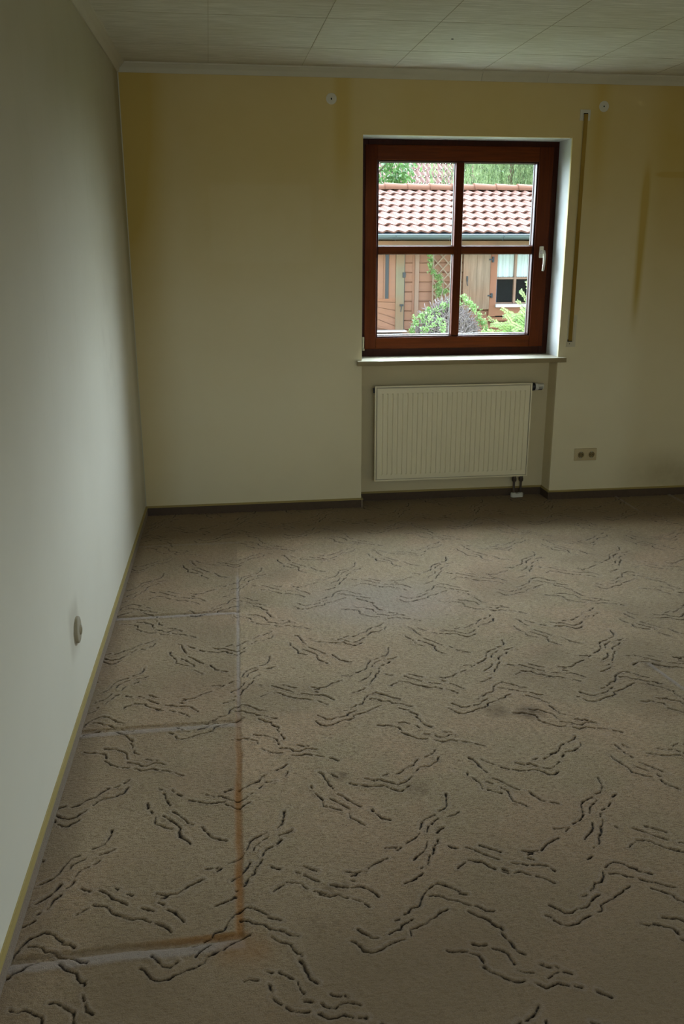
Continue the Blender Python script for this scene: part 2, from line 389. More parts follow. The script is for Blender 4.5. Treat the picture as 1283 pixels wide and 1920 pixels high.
# ------------------------------------------------------------------ carpet (floor) with its carved pattern
MOTIF = [[(1089,-2715),(1107,-2722),(1124,-2727),(1133,-2740),(1151,-2746),(1173,-2732),(1195,-2735),(1208,-2744)],
[(1146,-2704),(1168,-2716)],
[(1178,-2714),(1184,-2721)],
[(1116,-2755),(1135,-2772),(1154,-2769),(1168,-2763),(1187,-2774)],
[(1199,-2776),(1227,-2789)],
[(1243,-2797),(1255,-2807),(1268,-2817)],
[(1102,-2816),(1089,-2833),(1061,-2851)],
[(1045,-2854),(1024,-2875),(1012,-2894),(983,-2908),(971,-2922),(948,-2934)],
[(930,-2926),(908,-2936)],
[(1103,-2857),(1094,-2882),(1079,-2888),(1064,-2902),(1030,-2905),(1010,-2930)],
[(993,-2953),(968,-2979),(943,-2990),(925,-2980),(905,-2963),(896,-2954),(884,-2955)],
[(876,-2958),(865,-2949),(851,-2942)],
[(978,-2998),(950,-3022),(936,-3020),(912,-3000),(904,-2987),(873,-2987),(851,-2984),(830,-2974)],
[(820,-2972),(808,-2966)],
[(803,-2963),(800,-2960)],
[(711,-2890),(723,-2899),(730,-2930),(737,-2956),(747,-2981)],
[(750,-2905),(764,-2925),(779,-2939)],
[(682,-2960),(684,-2987),(697,-3012),(707,-3032),(707,-3064),(722,-3070),(739,-3084),(757,-3093)],
[(729,-3028),(744,-3044),(766,-3068),(777,-3083),(781,-3095),(775,-3110)],
[(777,-3112),(779,-3134),(795,-3151),(811,-3171)],
[(755,-3011),(769,-3025),(790,-3053),(803,-3071),(815,-3082)],
[(841,-3097),(849,-3116),(859,-3133),(862,-3144),(884,-3158),(908,-3170)],
[(1019,-3151),(1001,-3158),(982,-3170),(972,-3183),(960,-3219)],
[(958,-3227),(944,-3244),(926,-3257),(911,-3265)],
[(892,-3282),(880,-3292)],
[(880,-3280),(850,-3278)],
[(1076,-3057),(1072,-3089),(1069,-3101),(1062,-3118),(1048,-3131),(1034,-3136)],
[(1024,-3169),(1006,-3182),(988,-3200),(979,-3224)],
[(1091,-3149),(1076,-3160),(1053,-3165)],
[(1058,-3187),(1045,-3202)],
[(1031,-3211),(1018,-3217),(1006,-3232),(1003,-3244)],
[(1001,-3262),(994,-3279),(984,-3287)],
[(981,-3294),(975,-3313),(962,-3326),(955,-3344)],
[(953,-3353),(949,-3358)],
[(968,-3269),(960,-3291),(947,-3309),(929,-3323),(917,-3335)],
[(932,-3369),(928,-3372)],
[(926,-3393),(915,-3402)],
[(908,-3406),(891,-3415),(873,-3422)],
[(1023,-3293),(1033,-3302),(1045,-3306)],
[(1068,-3305),(1087,-3319),(1113,-3344),(1125,-3354),(1143,-3369)],
[(1108,-3303),(1116,-3308)],
[(1122,-3313),(1139,-3327),(1156,-3337)],
[(1023,-3387),(1030,-3379),(1049,-3367)],
[(1058,-3357),(1074,-3363),(1093,-3368),(1109,-3390),(1123,-3400),(1153,-3415)],
[(684,-3401),(707,-3408),(724,-3417)],
[(735,-3417),(758,-3417),(775,-3428),(788,-3447),(799,-3463)],
[(652,-3429),(666,-3437),(679,-3441),(698,-3439),(719,-3454)],
[(732,-3459),(741,-3463),(759,-3479),(770,-3494)],
[(752,-3375),(758,-3364),(783,-3363),(792,-3352),(807,-3338),(823,-3331),(847,-3319)],
[(728,-3356),(741,-3363),(756,-3365)],
[(740,-3375),(752,-3370)],
[(735,-3389),(748,-3398)],
[(956,-3435),(941,-3442),(924,-3453),(911,-3468),(901,-3493),(893,-3507),(871,-3511),(864,-3523),(850,-3532)],
[(833,-3547),(822,-3549)],
[(957,-3436),(978,-3447),(990,-3459),(1003,-3471)],
[(1003,-3479),(1018,-3485),(1034,-3494)],
[(926,-3477),(937,-3477),(957,-3484),(966,-3496),(979,-3499),(992,-3504),(1002,-3517),(1019,-3525)],
[(1028,-3526),(1039,-3534),(1052,-3546),(1069,-3551)],
[(1007,-3544),(1019,-3557),(1030,-3566),(1048,-3576),(1052,-3591),(1064,-3604),(1071,-3606),(1072,-3615)],
[(1066,-3626),(1072,-3642),(1076,-3657),(1081,-3670),(1084,-3687),(1100,-3698)],
[(728,-3566),(738,-3576),(755,-3597),(772,-3600),(789,-3591)],
[(800,-3590),(828,-3582),(836,-3568),(865,-3550)],
[(705,-3598),(715,-3604),(723,-3618),(733,-3635),(749,-3642),(774,-3636),(796,-3622),(815,-3615),(833,-3612)],
[(836,-3608),(849,-3603),(854,-3584),(880,-3574),(896,-3570),(908,-3558),(927,-3550),(936,-3540),(957,-3530)],
[(921,-3661),(939,-3669),(952,-3667),(968,-3673)],
[(973,-3677),(992,-3688),(997,-3708)],
[(993,-3721),(1006,-3737),(1025,-3754),(1037,-3765),(1055,-3772),(1072,-3773)],
[(986,-3648),(1000,-3655),(1018,-3655),(1032,-3668),(1049,-3679),(1059,-3689),(1060,-3709),(1066,-3723)]]

LA, LB = np.array((.4855, .0164)), np.array((.0234, 1.0263))
def axis_pts(spec):
    out = [spec[0][0]]
    for a, c, d in spec:
        n = max(1, int(round((c-a)/d))); out += list(np.linspace(a, c, n+1)[1:])
    return np.array(out)
gx = axis_pts([(-.16, 1.75, .0029), (1.75, 2.7, .0040), (2.7, 3.6, .0055), (3.6, XR, .05)])
gy = axis_pts([(YF, -4.3, .05), (-4.3, -3.95, .008), (-3.95, -1.9, .0029), (-1.9, -.9, .0042), (-.9, .142, .0055)])
nx, ny = len(gx), len(gy); X, Y = np.meshgrid(gx, gy)
dist = np.full((ny, nx), 9., np.float32)
motif = [np.array(m, float)/1000 for m in MOTIF]
mr = np.random.default_rng(3)
for i in range(-7, 9):
    for j in range(-2, 5):
        off = LA*i + LB*j
        for k, m in enumerate(motif):
            p = m + off
            if p[:, 0].max() < -.15 or p[:, 0].min() > 3.62 or p[:, 1].max() < -4.3 or p[:, 1].min() > .1: continue
            # resample with a little wander
            q = [p[0]]
            for a, c in zip(p, p[1:]):
                n = max(1, int(np.hypot(*(c-a))/.012)); q += [a+(c-a)*t/n for t in range(1, n+1)]
            q = np.array(q); q[1:-1] += mr.normal(0, .0012, (len(q)-2, 2)) if len(q) > 2 else 0
            wj = .8 + .5*mr.random(); hw = wj
            for a, c in zip(q, q[1:]):
                hw = .5*hw + .5*(.6 + .8*mr.random())
                if mr.random() < .07: continue
                x0, x1 = min(a[0], c[0])-.02, max(a[0], c[0])+.02; y0, y1 = min(a[1], c[1])-.02, max(a[1], c[1])+.02
                ia, ib = np.searchsorted(gx, (x0, x1)); ja, jb = np.searchsorted(gy, (y0, y1))
                if ia >= ib or ja >= jb: continue
                sx, sy = X[ja:jb, ia:ib], Y[ja:jb, ia:ib]; d = c-a; L2 = d@d+1e-12
                t = np.clip(((sx-a[0])*d[0]+(sy-a[1])*d[1])/L2, 0, 1)
                dd = np.hypot(sx-a[0]-t*d[0], sy-a[1]-t*d[1])/hw
                dist[ja:jb, ia:ib] = np.minimum(dist[ja:jb, ia:ib], dd)
def sm(v, a, c): t = np.clip((v-a)/(c-a), 0, 1); return t*t*(3-2*t)
def blur(a, n):
    for _ in range(n):
        a = (a + np.roll(a, 1, 0) + np.roll(a, -1, 0) + np.roll(a, 1, 1) + np.roll(a, -1, 1))/5
    return a
def lownoise(cell, seed):
    r = np.random.default_rng(seed); gw, gh = int(5.2/cell)+3, int(6.8/cell)+3; g = r.random((gh, gw))
    u = (X+.3)/cell; v = (Y-YF)/cell; iu, iv = u.astype(int), v.astype(int); fu, fv = u-iu, v-iv
    fu = fu*fu*(3-2*fu); fv = fv*fv*(3-2*fv)
    return (g[iv, iu]*(1-fu)+g[iv, iu+1]*fu)*(1-fv) + (g[iv+1, iu]*(1-fu)+g[iv+1, iu+1]*fu)*fv
jag = (lownoise(.0075, 51)-.5)*.0042 + (lownoise(.018, 52)-.5)*.002
core = 1-sm(dist+jag*.8, .0003, .0036); lipg = np.exp(-((dist-.0082)/.0032)**2)*(.4+.8*lownoise(.04, 53))
wob = lownoise(.05, 5)
pile = blur(rng.normal(0, 1, X.shape), 1)*.0010 + blur(rng.normal(0, 1, X.shape), 4)*.0013 + (lownoise(.03, 8)-.5)*.0010 + (lownoise(.16, 9)-.5)*.003
Z = pile - core*.0052 + lipg*.0014
# furniture tracks pressed into the pile
tx = .4475 + (Y+3.53)*.0277                                    # the long track parallel to the wall
inside = 1-sm(X, tx-.004, tx+.004); inY = sm(Y, -3.56, -3.53)
dx = np.abs(X-tx+(wob-.5)*.006)
trk = (1-sm(dx, .004, .013))*sm(Y, -3.57, -3.53)*(1-sm(Y, -1.05, -.9))
cross = np.zeros_like(X); pale = np.zeros_like(X); lip = np.zeros_like(X)
for yy, amp in ((-.566, .35), (-1.563, .85), (-2.537, .7), (-3.550, .75)):
    yl = yy + (lownoise(.12, 30)-.5)*.008; lim = 1-sm(X, tx+.0, tx+.02)
    dy = np.abs(Y-yl); cross = np.maximum(cross, (1-sm(dy, .005, .016))*lim*amp)
    pale = np.maximum(pale, (1-sm(np.abs(Y-yl+.026), .008, .022))*lim*min(amp, 1)); lip = np.maximum(lip, (1-sm(np.abs(Y-yl+.03), .006, .02))*lim*amp)
Z -= trk*.004 + cross*.006; Z += lip*.0035
step = sm(Y, -3.55, -3.2)*(1-sm(Y, -.7, -.4))
pale = np.maximum(pale, (1-sm(np.abs(X-tx-.002), .003, .010))*sm(Y, -2.7, -2.4)*(1-sm(Y, -1.2, -1.0))*.9)
pale = np.maximum(pale, .55*(1-sm(np.hypot((X-1.15), (Y+1.55)*1.3), .1, .55)))  # pool of window light lightened into the carpet colour
# seam ridges running away from the window
sx1 = 2.08 + (Y+2.32)*-.13; s1 = (1-sm(np.abs(X-sx1), .004, .012))*sm(-Y, 2.28, 2.36)
s2 = (1-sm(np.abs(X-3.0), .004, .012))*sm(Y, -.36, -.30); s3 = (1-sm(np.abs(X-3.37), .006, .016))*sm(Y, -.30, -.22)
Z += (s1+s2+s3)*.004; pale = np.maximum(pale, np.maximum(s1, np.maximum(s2, s3))*.8)
rust = (1-sm(dx, .003, .016))*sm(-Y, 2.1, 3.0)*(1-sm(-Y, 3.53, 3.56))*(.6+.6*lownoise(.09, 12))
rust = np.maximum(rust, (1-sm(np.abs(Y+3.542), .004, .016))*sm(X, .12, .42)*(1-sm(X, .45, .48))*.8)
rust = np.maximum(rust, (1-sm(np.hypot(X-.46, Y+3.60), .01, .10))*(.15+.5*lownoise(.05, 71)))
worn_shade = inside*inY*(.22+.4*lownoise(.22, 14))
worn_shade = np.maximum(worn_shade, (1-sm(X-lwx(1)*Y*0, -.02, .09))*.8)
pale = np.maximum(pale, lipg*.28)  # lit lip edges beside the grooves, lightened in the colour
worn_shade = np.maximum(worn_shade, sm(Y, -.66, -.42)*.90)  # band along the back wall: brown carpet plus painted shade below the sill
worn_shade = np.maximum(worn_shade, sm(-Y, 2.7, 3.9)*(.75+.4*lownoise(.25, 63)))  # vignette darkening towards the camera, put into the carpet colour
worn_shade = np.maximum(worn_shade, sm(lownoise(.5, 61)*.6+lownoise(.17, 62)*.4, .55, .8)*.35)
for cx_, cy_, r_0, r_1, am in ((1.49, -2.62, .02, .07, .9), (1.38, -2.60, .02, .06, .8), (2.09, -2.33, .02, .09, .8), (.66, -3.55, .03, .12, .8), (.70, -3.42, .02, .07, .9), (1.0, -3.02, .02, .06, .6), (.62, -3.72, .05, .22, .55), (.78, -2.92, .01, .04, .8), (2.02, -2.50, .03, .12, .6)):
    worn_shade = np.maximum(worn_shade, (1-sm(np.hypot(X-cx_, Y-cy_), r_0, r_1))*am*(.4+1.0*lownoise(.012, 21)))
Z = np.where((gy[:, None] > -4.3) & (gx[None, :] < 3.6), Z, 0.)
V = np.stack([X, Y, Z], -1).reshape(-1, 3).astype(np.float32)
idx = np.arange(ny*nx).reshape(ny, nx)
# keep only what lies in the room (with the niche)
inroom = (Y < .0) | ((X > XL-.004) & (X < XN+.004)); inroom &= X > lwx(1)*Y - .02
ok = (inroom[:-1, :-1] & inroom[1:, 1:] & inroom[1:, :-1] & inroom[:-1, 1:]).reshape(-1)
F = np.stack([idx[:-1, :-1], idx[:-1, 1:], idx[1:, 1:], idx[1:, :-1]], -1).reshape(-1, 4)[ok]
used = np.zeros(len(V), bool); used[F.ravel()] = True; remap = np.cumsum(used)-1; V = V[used]; F = remap[F]
me = D.meshes.new('floor'); me.vertices.add(len(V)); me.vertices.foreach_set('co', V.ravel())
me.loops.add(F.size); me.loops.foreach_set('vertex_index', F.ravel().astype(np.int32)); me.polygons.add(len(F))
me.polygons.foreach_set('loop_start', np.arange(0, F.size, 4, dtype=np.int32)); me.polygons.foreach_set('loop_total', np.full(len(F), 4, np.int32))
me.polygons.foreach_set('use_smooth', np.ones(len(F), bool)); me.update()
groove = np.clip(core*1.15*(.55+.75*lownoise(.018, 40)), 0, 1)
groove = np.maximum(groove, np.clip(cross, 0, 1)*.22)
for nm, arr in (('groove', groove), ('rust', rust), ('worn_shade', worn_shade), ('pale', pale)):
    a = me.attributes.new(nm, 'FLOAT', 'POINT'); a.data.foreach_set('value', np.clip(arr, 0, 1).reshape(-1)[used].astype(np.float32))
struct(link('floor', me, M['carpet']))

# ================================================================== WINDOW
FY = .200                                     # face of the fixed frame
wr = empty('window_1', (0, 0, 0)); struct(wr)
b = MB()
b.box((XL, FY, ZS-.005), (1.385, FY+.075, ZT), .003); b.box((2.488, FY, ZS-.005), (XN, FY+.075, ZT), .003)
b.box((1.385, FY+.001, 2.118), (2.488, FY+.075, ZT), .003); b.box((1.385, FY+.001, ZS-.005), (2.488, FY+.075, .970), .003)
b.build('frame', M['win_f'], wr)
S0, S1, SZ0, SZ1 = 1.366, 2.508, .957, 2.133; OX0, OX1, OZ0, OZ1 = 1.437, 2.420, 1.026, 2.049
SY = FY-.016; SB = FY+.052
sash = MB(); sash.box((S0, SY, SZ0), (OX0, SB, SZ1), .005, 3); sash.box((OX1, SY, SZ0), (S1, SB, SZ1), .005, 3)
so = sash.build('sash', M['win_v'], wr, smooth=True)
rl = MB(); rl.box((OX0-.001, SY+.0008, SZ0), (OX1+.001, SB, OZ0), .005, 3); rl.box((OX0-.001, SY+.0008, OZ1), (OX1+.001, SB, SZ1), .005, 3)
rl.build('sash_rail', M['win_h'], so, smooth=True)
# inner beads round the four lights, muntin cross
MX0, MX1, MZ0, MZ1 = 1.914, 1.964, 1.520, 1.566
bd = MB()
for (x0, x1, z0, z1) in ((OX0, OX1, OZ0, OZ1),):
    bd.box((x0, SY+.008, z0), (x0+.010, SB, z1), .002); bd.box((x1-.010, SY+.008, z0), (x1, SB, z1), .002)
    bd.box((x0+.01, SY+.008, z0), (x1-.01, SB, z0+.008), .002); bd.box((x0+.01, SY+.008, z1-.008), (x1-.01, SB, z1), .002)
bd.build('glazing_bead', M['win_f'], so)
mu = MB(); mu.box((MX0, SY+.010, OZ0+.008), (MX1, SB, OZ1-.008), .006, 3); mu.build('muntin', M['win_v'], so, smooth=True)
mu = MB(); mu.box((OX0+.01, SY+.011, MZ0), (MX0+.003, SB, MZ1), .006, 3); mu.box((MX1-.003, SY+.011, MZ0), (OX1-.01, SB, MZ1), .006, 3); mu.build('muntin', M['win_h'], so, smooth=True)
for (x0, x1) in ((OX0+.01, MX0), (MX1, OX1-.01)):
    for (z0, z1) in ((OZ0+.008, MZ0), (MZ1, OZ1-.008)):
        g = MB(); g.box((x0-.003, FY+.026, z0-.003), (x1+.003, FY+.030, z1+.003)); g.build('pane', M['glass'], so)
        g = MB(); y0, y1 = FY+.0305, FY+.046; t = .0045
        g.box((x0, y0, z0), (x1, y1, z0+t*1.6)); g.build('sill_spacer', M['alu'], so); g = MB()
        g.box((x0, y0, z1-t*.6), (x1, y1, z1)); g.box((x0, y0, z0+t*1.6), (x0+t*.7, y1, z1-t*.6)); g.box((x1-t*.7, y0, z0+t*1.6), (x1, y1, z1-t*.6))
        g.build('pane_spacer', M['spacer'], so)
# handle: rosette, neck, curved lever
hx, hz = 2.4640, 1.530
h = MB(); h.box((hx-.014, SY-.010, hz-.034), (hx+.014, SY+.001, hz+.036), .006, 3); ro = h.build('handle_rosette', M['handle'], wr, smooth=True)
h = MB(); h.lathe([(.0115, 0), (.011, -.024), (.0115, -.030), (.0115, -.036), (.004, -.039)], (hx, SY-.008, hz), 'y', 20)
h.tube([(hx-.001, SY-.036, hz+.010), (hx+.004, SY-.040, hz+.006), (hx+.007, SY-.042, hz-.012), (hx+.008, SY-.042, hz-.035), (hx+.008, SY-.041, hz-.070), (hx+.006, SY-.038, hz-.100), (hx+.005, SY-.036, hz-.110)], [.006, .0090, .0092, .0085, .0080, .0082, .0070], 14)
h.build('handle', M['handle'], wr, smooth=True)
h = MB()
for zz in (1.0,):
    h.tube([(S0-.009, SY-.004, zz-.036), (S0-.009, SY-.004, zz+.032)], .0075, 12); h.lathe([(.0095, 0), (.0095, .012), (.005, .016)], (S0-.009, SY-.004, zz-.050), 'z', 14)
h.build('hinge', M['hinge'], wr, smooth=True)
# outside weather bar and outer sill
h = MB(); h.box((XL, FY+.076, ZS-.02), (XN, WD+.04, ZS-.004)); h.build('outer_sill', M['alu'], wr)

# window sill board, inside
s_ = empty('window_sill', (1.935, .08, ZS-.028)); tag(s_, 'cream stone window sill board below the wooden window, above the radiator', 'window sill')
b = MB(); b.box((1.288, -.0405, ZS-.0275), (2.583, -.0005, ZS), .002, 2); b.box((XL+.0005, -.003, ZS-.028), (XN-.0005, FY-.0005, ZS), .0005, 1)
b.build('sill_board', M['sill'], s_, smooth=True)
b = MB(); b.box((1.286, -.0425, ZS-.028), (2.585, -.0400, ZS-.0015), .0008, 1); b.build('front_edge', M['sill_edge'], s_)

# ================================================================== RADIATOR
RX0, RX1, RZ0, RZ1, RY = 1.4116, 2.4116, .147, .747, .050
ra = empty('radiator', (1.9116, .09, RZ0)); tag(ra, 'cream ribbed panel radiator hanging in the wall niche under the window', 'radiator')
# front panel with pressed grooves
prof = []; n = 30; pitch = (RX1-RX0-.062)/n; x = RX0+.031
for i in range(n):
    xc = x+pitch*(i+.5); prof += [(xc-.0050, 0), (xc-.0026, .007), (xc+.0026, .007), (xc+.0050, 0)]
xs = [RX0+.014, RX0+.0145] + [p[0] for p in prof] + [RX1-.0145, RX1-.014]; ds = [.0, 0] + [p[1] for p in prof] + [0, 0]
zs_ = [RZ0+.014, RZ0+.040, RZ0+.046, RZ1-.052, RZ1-.046, RZ1-.014]; am = [0, 0, 1, 1, 0, 0]
b = MB(); grid = [[b.bm.verts.new((xx, RY+d*a, zz)) for xx, d in zip(xs, ds)] for zz, a in zip(zs_, am)]
for r0, r1 in zip(grid, grid[1:]):
    for i in range(len(xs)-1): b.bm.faces.new((r0[i], r0[i+1], r1[i+1], r1[i]))
me_fix = b
b.build('front_panel', M['rad'], ra)
b = MB()   # rolled rim round the panel, with a shadow gap inside it
b.box((RX0, RY-.001, RZ0), (RX0+.009, RY+.012, RZ1), .002); b.box((RX1-.009, RY-.001, RZ0), (RX1, RY+.012, RZ1), .002)
b.box((RX0+.009, RY-.001, RZ1-.009), (RX1-.009, RY+.012, RZ1), .002); b.box((RX0+.009, RY-.001, RZ0), (RX1-.009, RY+.012, RZ0+.009), .002)
b.build('rim', M['rad'], ra, smooth=True)
b = MB(); b.box((RX0+.003, RY+.0085, RZ0+.003), (RX1-.003, RY+.062, RZ1-.012)); b.build('body', M['rad_side'], ra)
b = MB()
for i in range(46): b.box((RX0+.02+i*.021, RY+.014, RZ1-.010), (RX0+.033+i*.021, RY+.058, RZ1-.007))
b.box((RX0+.004, RY+.010, RZ1-.012), (RX1-.004, RY+.016, RZ1-.004)); b.box((RX0+.004, RY+.056, RZ1-.012), (RX1-.004, RY+.062, RZ1-.004)); b.build('top_grille', M['rad_side'], ra)
for xx in (RX0+.15, RX1-.15):
    for z0, z1 in ((RZ0+.08, RZ0+.12), (RZ1-.12, RZ1-.08)):
        b = MB(); b.box((xx-.02, RY+.062, z0), (xx+.02, ND, z1)); b.build('bracket', M['rad_side'], ra)
b = MB(); b.box((RX0-.007, RY+.02, RZ1-.045), (RX0+.004, RY+.045, RZ1-.015), .002); b.build('air_vent_plug', M['black'], ra)
vz = RZ1-.028; vy = RY+.030
b = MB(); b.lathe([(.012, -.004), (.012, .004), (.0245, .005), (.026, .008), (.0245, .024), (.018, .026)], (RX1, vy, vz), 'x', 28); va = b.build('valve_collar', M['black'], ra, smooth=True)
b = MB(); b.lathe([(.020, .024), (.0235, .027), (.024, .040), (.021, .044), (.0205, .074), (.018, .080), (.0, .082)], (RX1, vy, vz), 'x', 28, cap=False); th = b.build('thermostat_head', M['white'], va, smooth=True)
b = MB()
for k in range(10):
    a = math.pi*(1.02+.14*k); b.box((RX1+.047, vy+.0205*math.cos(a)-.0012, vz+.0205*math.sin(a)-.002), (RX1+.072, vy+.0205*math.cos(a)+.0012, vz+.0205*math.sin(a)+.002))
th2 = b.build('thermostat_slots', M['black'], va)
for xx in (2.3385, 2.3845):
    b = MB(); b.lathe([(.0135, .0), (.0135, -.012), (.011, -.013), (.011, -.022), (.0145, -.023), (.0145, -.040), (.010, -.047), (.0075, -.050), (.0075, -.122)], (xx, RY+.035, RZ0+.004), 'z', 20)
    b.build('supply_pipe', M['pipe'], ra, smooth=True)
b = MB()   # double rosette on the carpet
pl = []; 
for k in range(24):
    a = 2*math.pi*k/24; pl.append((2.3615+(.0235 if math.cos(a) > 0 else -.0235)+.019*math.cos(a), RY+.035+.019*math.sin(a)))
b.prism(pl, .002, .024, 'z')
for f in list(b.bm.faces):
    pass
for xx in (2.3385, 2.3845): b.lathe([(.0165, .023), (.0155, .029), (.009, .031)], (xx, RY+.035, 0), 'z', 20)
ro = b.build('pipe_rosette', M['white'], ra, smooth=True)

# ================================================================== WALL FITTINGS
# double socket
sx, sz, ss = 2.697, .2900, .0790
k_ = empty('double_socket', (sx+ss*.94, 0, sz)); tag(k_, 'yellowed double power socket low on the wall right of the radiator niche', 'socket')
b = MB(); b.box((sx, -.009, sz-ss/2), (sx+ss*1.875, .002, sz+ss/2), .0035, 3)
b.build('cover_frame', M['socket'], k_, smooth=True)
for i in range(2):
    cx_ = sx+.0405+i*.071
    b = MB(); b.box((cx_-.0285, -.0125, sz-.0285), (cx_+.0285, -.0085, sz+.0285), .002, 2)
    b.lathe([(.0235, -.0120), (.0235, -.0160), (.0210, -.0165), (.0200, -.0130)], (cx_, 0, sz), 'y', 32, cap=False); ins = b.build('socket_insert', M['socket'], k_, smooth=True)
    b = MB(); b.lathe([(.0205, -.0128), (.0, -.0128)], (cx_, 0, sz), 'y', 28, cap=False)
    b.build('plug_recess', M['sock_in'], ins)
    b = MB()
    for s in (-1, 1): b.lathe([(.0028, -.0133), (.0, -.0135)], (cx_+s*.0095, 0, sz), 'y', 12, cap=False)
    b.build('pin_hole', M['dark'], ins)
    for s in (-1, 1):
        b = MB(); b.box((cx_-.0022, -.0165, sz+s*.0175-.003), (cx_+.0022, -.0125, sz+s*.0175+.003)); b.build('earth_clip', M['chrome'], ins)
# round outlet cover on the left wall
oy, oz = -2.415, .322; ox = lwx(oy)
k_ = empty('wall_outlet', (ox, oy, oz)); tag(k_, 'small round cream outlet cover low on the left wall', 'outlet')
b = MB(); b.lathe([(.046, -.001), (.046, .006), (.0445, .009), (.041, .0105), (.034, .0108), (.020, .0112), (.0, .0112)], (ox, oy, oz), 'x', 40, cap=False); ov = b.build('cover_disc', M['switch'], k_, smooth=True)
b = MB(); b.lathe([(.017, .0105), (.0165, .0145), (.015, .0155), (.0, .0158)], (ox, oy+.008, oz-.004), 'x', 24, cap=False); kn = b.build('centre_knob', M['switch'], k_, smooth=True)
b = MB(); b.lathe([(.010, .0160), (.0, .0162)], (ox, oy+.008, oz-.004), 'x', 20, cap=False); b.build('knob_recess', M['sock_in'], kn)
# roller shutter strap with guide plate and winder cover
k_ = empty('shutter_strap', (2.613, 0, 1.0)); tag(k_, 'long brown roller shutter strap hanging on the wall right of the window', 'strap')
b = MB(); b.box((2.6010, -.0105, 1.010), (2.6245, -.0085, 2.292)); b.build('strap_webbing', M['strap'], k_)
k2 = k_
b = MB(); b.box((2.579, -.0045, 2.257), (2.6010, .001, 2.315)); b.box((2.6245, -.0045, 2.257), (2.6400, .001, 2.315)); b.box((2.6010, -.0045, 2.296), (2.6245, .001, 2.315))
b.build('guide_plate', M['plate'], k2)
b = MB(); b.box((2.5995, -.0048, 2.288), (2.6260, -.004, 2.297)); b.box((2.6010, -.001, 2.257), (2.6245, .0005, 2.297)); b.build('guide_slot', M['dark'], k2)
b = MB(); b.box((2.5925, -.004, .972), (2.6500, .001, 1.004), .001); b.box((2.6345, -.004, 1.002), (2.6500, .001, 1.165), .001); b.box((2.5925, -.004, 1.002), (2.5985, .001, 1.165), .001)
wc = b.build('winder_cover', M['plate2'], k2)
b = MB(); b.box((2.5975, -.0050, 1.0035), (2.6275, -.0005, 1.018)); b.build('winder_slot', M['dark'], wc)
b = MB(); b.lathe([(.0032, -.0042), (.0, -.0046)], (2.6125, 0, .991), 'y', 12, cap=False); b.build('screw', M['dark'], wc)
# pale plaster rings round the two old fixing holes
for i, (px, pz, lab) in enumerate(((1.142, 2.344, 'pale plaster ring round a screw hole, upper wall left of the window'), (2.720, 2.334, 'pale plaster ring round a screw hole, beside the top of the shutter strap'))):
    r = empty('plaster_ring', (px, 0, pz)); tag(r, lab, 'wall plug', 'fixing holes above the window')
    b = MB(); ring = [(.030, .0005), (.028, -.0018), (.012, -.0022), (.0042, -.0018), (.004, .0005)]
    b.lathe(ring, (px, 0, pz), 'y', 30, cap=False); b.build('plaster_disc', M['ring'], r, smooth=True)
    b = MB(); b.box((px-.0038, -.0019, pz-(.009 if i == 0 else .004)), (px+.0038, -.0005, pz+.005), .0008); b.build('plug_hole', M['dark'], r)

# terrace door in the right wall (outside the picture), daylight comes through it
dr = empty('door_1', (0, 0, 0)); struct(dr)
b = MB(); b.box((XR+.1, DY0, 0), (XR+.17, DY0+.09, DZ)); b.box((XR+.1, DY1-.09, 0), (XR+.17, DY1, DZ)); b.box((XR+.1, DY0, DZ-.09), (XR+.17, DY1, DZ)); b.box((XR+.1, DY0, 0), (XR+.17, DY1, .09)); b.box((XR+.1, (DY0+DY1)/2-.06, .09), (XR+.17, (DY0+DY1)/2+.06, DZ-.09))
b.build('door_frame', M['win_f'], dr)
b = MB(); b.box((XR+.13, DY0+.09, .09), (XR+.135, DY1-.09, DZ-.09)); b.build('door_glass', M['glass'], dr)

# ================================================================== GARDEN SEEN THROUGH THE WINDOW
def tile_mat(name, a, b, c_):
    k = N(name); n = k.noise(3.1, 3, .6); n2 = k.noise(24., 2, .6)
    c = k.mix(k.ramp(n, .3, .7), a, b); c = k.mix(k.ramp(n2, .62, .78, 0., .5), c, c_)
    k.base(c, .85, .08); return k.m
M['tile'] = tile_mat('clay_roof_tile', (.158, .083, .062), (.142, .070, .050), (.088, .038, .026))
M['tile2'] = tile_mat('clay_roof_tile_far', (.160, .090, .072), (.140, .075, .058), (.085, .045, .037))
M['ridge'] = tile_mat('clay_ridge_tile', (.160, .074, .045), (.140, .064, .038), (.095, .04, .025))
M['zinc'] = simple('zinc_gutter', (.12, .145, .165), .35, .5, .5, var=.1)
def plank_mat(name, a, b, axis='x', grey=0.):
    k = N(name); st = {'x': (.6, 9., 9.), 'z': (9., 9., .6)}[axis]
    n = k.noise(3., 5, .65, stretch=st); n2 = k.noise(1.7, 3)
    c = k.mix(k.ramp(n, .3, .72), a, b); c = k.mix(k.ramp(n2, .35, .75, 0., .6), c, (.24, .105, .05))
    k.base(c, .7, .3); return k.m
M['plank'] = plank_mat('brown_painted_boards', (.27, .130, .080), (.235, .115, .076))
M['post'] = plank_mat('garden_house_post', (.27, .175, .125), (.23, .14, .10), 'z')
M['olive'] = plank_mat('weathered_door_post', (.19, .155, .095), (.16, .135, .085), 'z')
M['shut'] = plank_mat('weathered_shutter_boards', (.27, .185, .130), (.15, .105, .07), 'z')
M['orange'] = plank_mat('orange_brown_window_board', (.27, .115, .065), (.24, .10, .058), 'z')
M['fascia'] = plank_mat('fascia_wood', (.17, .095, .045), (.13, .07, .032))
M['iron'] = simple('dark_iron', (.035, .04, .045), .5, .5, .5)
M['slat'] = simple('trellis_slat', (.27, .19, .13), .75, .3)
M['wwhite'] = simple('white_painted_board', (.60, .58, .55), .5, .4, var=.04)
M['room'] = simple('dark_interior', (.02, .022, .026), .8, .1)
